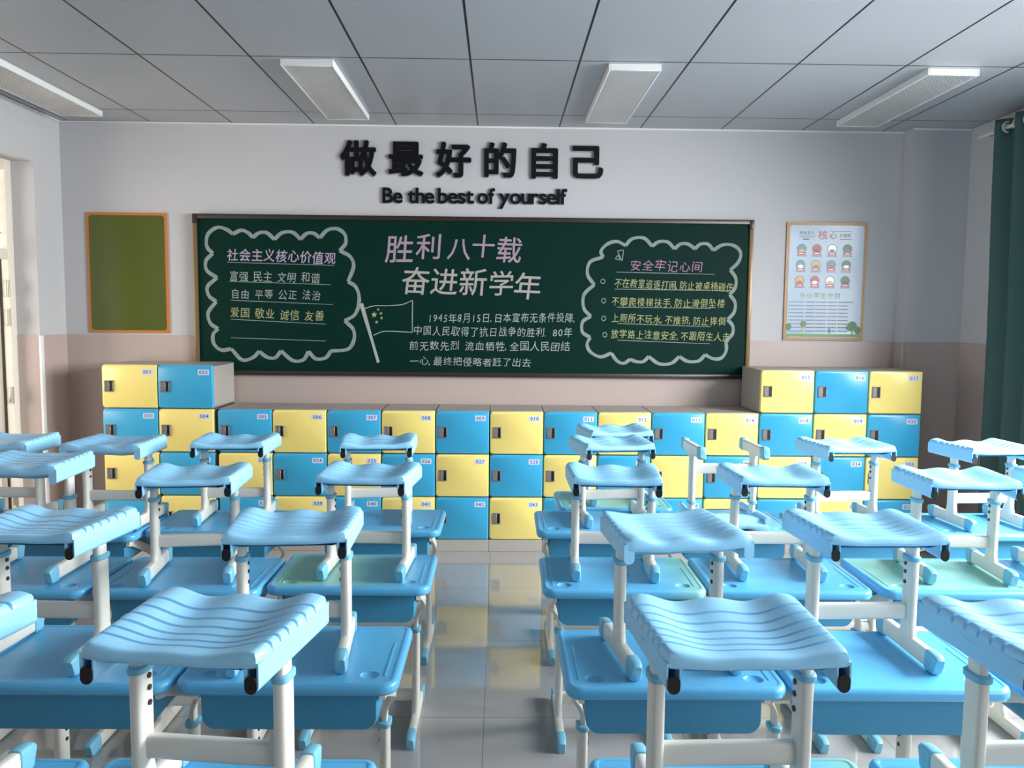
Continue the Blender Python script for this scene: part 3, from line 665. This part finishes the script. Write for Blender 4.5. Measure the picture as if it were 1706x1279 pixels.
# ------------------------------------------------------------------ stools
SD, SH = 0.31, 0.380
def hw(v): return 0.1510 + 0.0175 * v
GR = (0.15, 0.265, 0.385, 0.515, 0.65, 0.80)
def seat_z(u_, v):
    s_ = max(0.0, v) ** 1.3
    z = SH + 0.0105 * (0.25 + 0.75 * s_) * math.cos(2 * PI * u_ / 0.84) * (0.40 + 0.60 * u_ * u_)
    z -= (0.016 * math.sin(PI * min(1, max(0, v * 0.92 + 0.04))) + 0.003) * (1 - u_ * u_) ** 1.0
    z += 0.006 * abs(u_) ** 4 * (1 - v)
    return z
def seat_mesh():
    b = MB(); rows = []
    base = [i / 26 for i in range(27)]
    for v in base:
        if all(abs(v - g) * SD > 0.0075 for g in GR): rows.append((v, 0.0))
    for g in GR:
        for dy, dp in ((-0.0052, 0), (-0.0038, 0.3), (-0.0028, 1.0), (0.0028, 1.0), (0.0038, 0.3), (0.0052, 0)): rows.append((g + dy / SD, dp))
    rows.sort(); nr = len(rows); nu = 41; vs = []
    for v, dp in rows:
        y = -SD / 2 + 0.012 + v * (SD - 0.024)
        for i in range(nu):
            u_ = -1 + 2 * i / (nu - 1); e = max(0.0, (v - 0.90) / 0.10, (0.06 - v) / 0.06); ins = 0.003 * (1 - math.sqrt(max(0.0, 1 - e * e))); vs.append(Vector((u_ * (hw(v) - ins), y, seat_z(u_, v) - dp * 0.0062 * (1.0 + 0.5 * abs(u_) ** 6))))
    fs = [(r_ * nu + i, r_ * nu + i + 1, (r_ + 1) * nu + i + 1, (r_ + 1) * nu + i) for r_ in range(nr - 1) for i in range(nu - 1)]
    loop = [i for i in range(nu)] + [r_ * nu + nu - 1 for r_ in range(1, nr)] + [(nr - 1) * nu + i for i in range(nu - 2, -1, -1)] + [r_ * nu for r_ in range(nr - 2, 0, -1)]
    n = len(loop); prev = loop
    nor = []
    for j in range(n):
        r_, i = divmod(loop[j], nu); x = y = 0.0
        if i == 0: x = -1
        if i == nu - 1: x = 1
        if r_ == 0: y = -1
        if r_ == nr - 1: y = 1
        w_ = Vector((x, y, 0)); nor.append(w_.normalized() if (x == 0 or y == 0) else w_ * 0.78)
    for o, dz in ((0.0045, -0.0012), (0.0085, -0.0045), (0.0112, -0.010), (0.012, -0.015), (0.0115, -0.020), (0.009, -0.0235), (0.004, -0.0245), (-0.004, -0.0265), (-0.03, -0.036)):
        cur_ = []
        for j in range(n):
            p = vs[loop[j]] + nor[j] * o + Vector((0, 0, dz)); 
            if dz < -0.012: p.z = p.z * 0.25 + (SH + dz * (1.55 if loop[j] // nu == nr - 1 else 1.0)) * 0.75
            cur_.append(len(vs)); vs.append(p)
        fs += [(prev[j], prev[(j + 1) % n], cur_[(j + 1) % n], cur_[j]) for j in range(n)]; prev = cur_
    fs.append(tuple(prev[::-1]))
    b.add(vs, fs)
    # side beams: U channels, open at the front end, closed at the back
    def U(hw_, top, bot, seg=6):
        out = [(hw_, top)]
        rb = min(hw_, 0.013)
        for i in range(seg + 1):
            a = -i * PI / 2 / seg; out.append((hw_ - rb + rb * math.cos(a), bot + rb + rb * math.sin(a)))
        for i in range(seg + 1):
            a = -PI / 2 - i * PI / 2 / seg; out.append((-hw_ + rb + rb * math.cos(a), bot + rb + rb * math.sin(a)))
        out.append((-hw_, top)); return out
    for sd in (-1, 1):
        ou, inn = U(0.0140, -0.012, -0.064), U(0.0098, -0.018, -0.0595); k = len(ou); vs = []
        def cx(y): return sd * (hw((y + SD / 2) / SD) + 0.0118 - 0.0140)
        def ring(pr, y, sc=1.0): return [(cx(y) + p[0] * sc, y, SH + p[1]) for p in pr]
        y0, y1 = -SD / 2 + 0.002, SD / 2 - 0.002
        R = [ring(ou, y1), ring(ou, y0 + 0.004), ring([(p[0] * 0.93, p[1]) for p in ou], y0), ring(inn, y0), ring(inn, y0 + 0.06)]
        vs = [p for q in R for p in q]; fs = []
        for i in range(4):
            for j in range(k): fs.append((i * k + j, i * k + (j + 1) % k, (i + 1) * k + (j + 1) % k, (i + 1) * k + j))
        fs += [tuple(range(k))[::-1], tuple(4 * k + j for j in range(k))]
        b.add(vs, fs)
    return b.mesh('seat', M['seat'], 42)
PXS = 0.153
def make_stool(detail=True):
    t = empty('stool', (0, 0, 0))
    s = bpy.data.objects.new('seat', SEAT); COL.objects.link(s); s.parent = t
    for sd in (-1, 1):
        y0 = -SD / 2 + 0.006; c = sd * (hw(0) + 0.0118 - 0.0140)
        MB().prism([(c + p[0], SH + p[1]) for p in rrect(-0.0108, 0.0108, -0.0650, -0.033, 0.0105, 5)], y0 - 0.0075, y0 - 0.0042).build('end_plug', M['black'], s)['label'] = 'black rubber plug at the seat end'
    for sd in (-1, 1):
        x = sd * PXS * 0.93; xp = sd * 0.143
        # cone socket under the seat
        MB().sweep([(xp, 0, 0.318), (xp, 0, 0.335), (xp, 0, 0.353)], lambda i: oval((0.017, 0.022, 0.030)[i], (0.028, 0.034, 0.044)[i]), (1, 0, 0)).build('post_socket', M['seat'], t)
        MB().sweep([(xp, 0, 0.20), (xp, 0, 0.322)], oval(0.0125, 0.0225), (1, 0, 0)).build('upper_post', M['steel'], t)
        MB().sweep([(xp, 0, 0.272), (xp, 0, 0.274), (xp, 0, 0.284), (xp, 0, 0.287)], lambda i: oval((0.0175, 0.0195, 0.0195, 0.016)[i], (0.0285, 0.0305, 0.0305, 0.027)[i]), (1, 0, 0)).build('collar', M['cap'], t)
        lp = MB().sweep([(xp, 0, 0.030), (xp, 0, 0.050), (xp, 0, 0.066), (xp, 0, 0.085), (xp, 0, 0.275)], lambda i: oval(0.0150, (0.045, 0.037, 0.031, 0.0265, 0.0265)[i]), (1, 0, 0)).build('lower_post', M['steel'], t)
        if detail:
            for z in (0.262, 0.238, 0.208):
                MB().sweep([(xp - sd * 0.0145, 0.002, z), (xp - sd * 0.018, 0.002, z)], oval(0.0058, 0.0058, 10, 2), (0, 1, 0)).build('bolt', M['dark_steel'], lp)
        rl = MB().sweep([(xp, -0.15, 0.030), (xp, 0.15, 0.030)], oval(0.0140, 0.0250, 20, 5), (1, 0, 0)).build('foot_rail', M['steel'], t)
        for e in (-1, 1):
            pth = [(xp, e * 0.118, 0.0290), (xp, e * 0.120, 0.0290), (xp, e * 0.146, 0.0285), (xp, e * 0.160, 0.0270), (xp, e * 0.166, 0.0250)]
            MB().sweep(pth, lambda i: oval((0.0150, 0.0168, 0.0168, 0.0155, 0.0120)[i], (0.0265, 0.0290, 0.0290, 0.0270, 0.0215)[i], 20, 5), (1, 0, 0)).build('end_cap', M['cap'], rl)
    MB().sweep([(-0.132, 0, 0.122), (0.132, 0, 0.122)], oval(0.0130, 0.0235, 20, 4), (0, 1, 0)).build('crossbar', M['steel'], t)
    return t
SEAT = seat_mesh()

# ------------------------------------------------------------------ desks
DW, DD, DT = 0.2925, 0.408, 0.700
def desktop_mesh(top, rim=None):
    b = MB(); loops = []
    for ins, z in ((0.010, -0.034), (0.004, -0.032), (0.0, -0.026), (0.0, -0.011), (0.0035, -0.004), (0.010, 0.0), (0.018, 0.0), (0.0205, -0.0015)):
        rr = lambda r_: max(0.006, r_ - ins)
        loops.append([(x, y, DT + z) for x, y in rrect(-DW + ins, DW - ins, ins, DD - ins, (rr(0.045), rr(0.045), rr(0.032), rr(0.032)), 6)])
    n = len(loops[0]); vs = [p for l in loops for p in l]; fs = []
    for i in range(len(loops) - 1):
        for j in range(n): fs.append((i * n + j, i * n + (j + 1) % n, (i + 1) * n + (j + 1) % n, (i + 1) * n + j))
    fs.append(tuple(range(n)))
    b.add(vs, fs, 0)
    bm = bmesh.new(); inner = [bm.verts.new(p) for p in loops[-1]]; ed = [bm.edges.new((inner[i], inner[(i + 1) % n])) for i in range(n)]
    zt = DT - 0.0015; hol = []
    for sd in (-1, 1):
        L = [(sd * 0.214 + 0.027 * math.cos(2 * PI * i / 20), 0.062 + 0.023 * math.sin(2 * PI * i / 20), zt) for i in range(20)]; hol.append(L)
        hv = [bm.verts.new(p) for p in L]; ed += [bm.edges.new((hv[i], hv[(i + 1) % 20])) for i in range(20)]
    bmesh.ops.triangle_fill(bm, use_beauty=True, use_dissolve=False, edges=ed, normal=(0, 0, 1)); b.bm(bm, 1)
    for L in hol:
        c = Vector((sum(p[0] for p in L) / 20, sum(p[1] for p in L) / 20, 0)); vs = list(L)
        for k, dz in ((0.93, -0.003), (0.75, -0.006), (0.45, -0.0075)): vs += [(c.x + (p[0] - c.x) * k, c.y + (p[1] - c.y) * k, zt + dz) for p in L]
        fs = [(i * 20 + j, i * 20 + (j + 1) % 20, (i + 1) * 20 + (j + 1) % 20, (i + 1) * 20 + j) for i in range(3) for j in range(20)] + [tuple(60 + j for j in range(20))]
        b.add(vs, fs, 1)
    for sd in (-1, 1): b.box(sd * 0.254 - 0.0035, sd * 0.254 + 0.0035, 0.055, 0.275, zt - 0.002, zt + 0.0018, 0.0015, 2, 1)
    return b.mesh('desktop', [rim or M['desk'], top], 40)
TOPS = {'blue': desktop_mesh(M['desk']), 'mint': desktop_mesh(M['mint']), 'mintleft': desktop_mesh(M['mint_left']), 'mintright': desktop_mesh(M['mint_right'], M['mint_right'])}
def box_mesh():
    b = MB(); ou = rrect(-0.235, 0.235, 0.553, 0.668, (0.035, 0.035, 0.004, 0.004), 6); inn = rrect(-0.230, 0.230, 0.558, 0.664, (0.031, 0.031, 0.002, 0.002), 6); k = len(ou)
    R = [[(p[0], y, p[1]) for p in pr] for pr, y in (([(p[0] * 0.985, 0.553 + 0.1 * 0 + (p[1] - 0.553) * 0.985 + 0.001) for p in ou], 0.048), (ou, 0.053), (ou, 0.345), (inn, 0.345), (inn, 0.06))]
    vs = [p for q in R for p in q]; fs = [(i * k + j, i * k + (j + 1) % k, (i + 1) * k + (j + 1) % k, (i + 1) * k + j) for i in range(4) for j in range(k)]
    fs += [tuple(range(k)), tuple(4 * k + j for j in range(k))]
    return b.add(vs, fs).mesh('drawer_box', M['desk_box'], 40)
BOX = box_mesh()
def make_desk():
    t = empty('student_desk', (0, 0, 0))
    o = bpy.data.objects.new('desktop', TOPS['blue']); COL.objects.link(o); o.parent = t
    for sd in (-1, 1): MB().box(sd * 0.214 - 0.012, sd * 0.214 + 0.012, 0.0585, 0.0655, DT - 0.0115, DT - 0.0098, 0.0008, 1).build('pen_slot', M['black'], o)
    q = bpy.data.objects.new('drawer_box', BOX); COL.objects.link(q); q.parent = t
    py, px = 0.392, 0.205
    for sd in (-1, 1):
        path = catmull([(sd * 0.248, 0.050, 0.655), (sd * 0.248, 0.100, 0.640), (sd * 0.248, 0.200, 0.592), (sd * 0.246, 0.290, 0.545), (sd * 0.232, 0.360, 0.500), (sd * 0.211, 0.382, 0.455), (sd * px, py, 0.420), (sd * px, py, 0.385)], 5)
        br = MB().sweep(path, rrect(-0.008, 0.008, -0.018, 0.018, 0.004, 2), (1, 0, 0)).build('side_bracket', M['steel'], t)
        MB().sweep([(sd * px, py, 0.388), (sd * px, py, 0.391), (sd * px, py, 0.402), (sd * px, py, 0.405)], lambda i: oval((0.019, 0.021, 0.021, 0.018)[i], (0.0300, 0.0325, 0.0325, 0.029)[i]), (1, 0, 0)).build('collar', M['cap'], t)
        lp = MB().sweep([(sd * px, py, 0.030), (sd * px, py, 0.055), (sd * px, py, 0.08), (sd * px, py, 0.39)], lambda i: oval(0.016, (0.055, 0.042, 0.028, 0.028)[i]), (1, 0, 0)).build('lower_post', M['steel'], t)
        for z in (0.372, 0.340): MB().sweep([(sd * (px - 0.0155), py, z), (sd * (px - 0.019), py, z)], oval(0.006, 0.006, 10, 2), (0, 1, 0)).build('bolt', M['dark_steel'], lp)
        rl = MB().sweep([(sd * px, 0.19, 0.031), (sd * px, 0.60, 0.031)], oval(0.0145, 0.0255, 20, 5), (1, 0, 0)).build('foot_rail', M['steel'], t)
        for e, yc in ((-1, 0.235), (1, 0.555)):
            pth = [(sd * px, yc - e * 0.0, 0.0300), (sd * px, yc + e * 0.002, 0.0300), (sd * px, yc + e * 0.045, 0.0295), (sd * px, yc + e * 0.062, 0.0280), (sd * px, yc + e * 0.068, 0.0260)]
            MB().sweep(pth, lambda i: oval((0.0155, 0.0175, 0.0175, 0.016, 0.0125)[i], (0.0270, 0.0298, 0.0298, 0.0280, 0.0225)[i], 20, 5), (1, 0, 0)).build('end_cap', M['cap'], rl)
    MB().sweep([(-px + 0.014, py, 0.118), (px - 0.014, py, 0.118)], oval(0.0140, 0.0240), (0, 1, 0)).build('crossbar', M['steel'], t)
    return t

ROWN = ['nearest', 'second', 'third', 'fourth', 'fifth']
# column, row, centre x, near edge y, top
DESKS = [('L1', 0, -0.551, 1.28, 'blue'), ('L1', 1, -0.5535, 2.03, 'blue'), ('L1', 2, -0.533, 2.785, 'mintleft'), ('L1', 3, -0.5525, 3.545, 'blue'),
         ('L2', 0, -1.165, 1.28, 'blue'), ('L2', 1, -1.148, 2.03, 'blue'), ('L2', 2, -1.128, 2.737, 'blue'), ('L2', 3, -1.28, 3.512, 'blue'),
         ('L3', 2, -1.728, 2.737, 'blue'), ('L3', 3, -1.872, 3.44, 'blue'), ('L4', 3, -2.47, 3.50, 'blue'),
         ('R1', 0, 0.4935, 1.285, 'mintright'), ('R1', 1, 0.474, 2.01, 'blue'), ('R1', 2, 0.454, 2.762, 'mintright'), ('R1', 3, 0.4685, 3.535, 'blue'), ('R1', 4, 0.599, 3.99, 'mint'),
         ('R2', 0, 1.105, 1.285, 'blue'), ('R2', 1, 1.068, 2.005, 'blue'), ('R2', 2, 1.052, 2.763, 'blue'), ('R2', 3, 1.085, 3.55, 'blue'),
         ('R3', 1, 1.68, 2.0, 'blue'), ('R3', 2, 1.672, 2.768, 'mint'), ('R3', 3, 1.69, 3.54, 'blue'),
         ('R4', 2, 2.28, 2.77, 'blue'), ('R4', 3, 2.29, 3.535, 'blue')]
# column, row, centre x, centre y, yaw in degrees, turned round
STOOLS = [('L1', 0, -0.546, 1.497, -7.0, 0), ('L1', 1, -0.574, 2.235, 5.0, 0), ('L1', 2, -0.489, 3.0, -2.6, 0), ('L1', 3, -0.567, 3.77, 5.0, 0),
          ('L2', 0, -1.146, 1.50, -6.0, 0), ('L2', 1, -1.258, 2.235, -3.0, 0), ('L2', 2, -1.122, 2.95, 7.0, 0), ('L2', 3, -1.232, 3.75, 4.0, 0),
          ('L3', 2, -1.728, 2.96, 0.0, 1), ('L3', 3, -1.748, 3.68, -2.0, 1), ('L4', 3, -2.276, 3.73, -1.0, 1),
          ('R1', 0, 0.449, 1.488, 1.5, 0), ('R1', 1, 0.487, 2.227, 8.0, 1), ('R1', 2, 0.438, 3.005, -3.0, 0), ('R1', 3, 0.540, 3.77, 7.0, 0), ('R1', 4, 0.615, 4.20, 6.0, 0),
          ('R2', 0, 1.070, 1.488, 1.0, 0), ('R2', 1, 1.050, 2.25, 1.0, 0), ('R2', 2, 1.050, 3.02, -1.8, 0),
          ('R3', 2, 1.737, 2.985, -4.5, 0), ('R3', 3, 1.650, 3.76, 4.0, 0), ('R4', 2, 2.235, 3.0, 1.0, 0), ('R4', 3, 2.294, 3.735, 4.0, 0)]
SIDE = {'L1': 'in the first column left of aisle', 'L2': 'in the second column left of aisle', 'L3': 'in the third column left of aisle', 'L4': 'nearest the door wall',
        'R1': 'in the first column right of aisle', 'R2': 'in the second column right of aisle', 'R3': 'in the third column right of aisle', 'R4': 'nearest the curtain'}
TOPN = {'blue': 'blue student desk', 'mint': 'mint green topped desk', 'mintleft': 'desk with mint green fading to blue', 'mintright': 'blue desk with a mint right end'}
proto = None
for c, rw_, x, y, top in DESKS:
    if proto is None: o = proto = make_desk()
    else: o = copy_tree(proto)
    o.location = (x, y, 0); o.rotation_euler = (0, 0, math.radians(rnd.uniform(-0.5, 0.5)))
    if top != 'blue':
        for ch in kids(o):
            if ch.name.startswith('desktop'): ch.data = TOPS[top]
    tag(o, '%s, %s one %s' % (TOPN[top], ROWN[rw_], SIDE[c]), 'desk', 'student desks')
proto = None
for c, rw_, x, y, yaw, rev in STOOLS:
    if proto is None: o = proto = make_stool()
    else: o = copy_tree(proto)
    o.location = (x, y, DT + 0.0006); o.rotation_euler = (0, 0, math.radians(yaw) + (PI if rev else 0))
    if c == 'L3' and rw_ == 2:     # set one notch higher
        for ch in kids(o):
            if ch.name.split('.')[0] in ('seat', 'post_socket', 'upper_post'): ch.location.z += 0.042
    kind = 'blue stool turned back to front' if rev else 'blue ribbed stool'
    tag(o, '%s on %s desk %s' % (kind, ROWN[rw_], SIDE[c]), 'stool', 'stools standing on the desks')
o = copy_tree(proto); o.location = (1.038, 3.665, DT + SH + 0.0125); o.rotation_euler = (PI, 0, math.radians(2))
tag(o, 'upside-down stool with its foot rails in the air, below lockers 013 and 014', 'stool', 'stools standing on the desks')
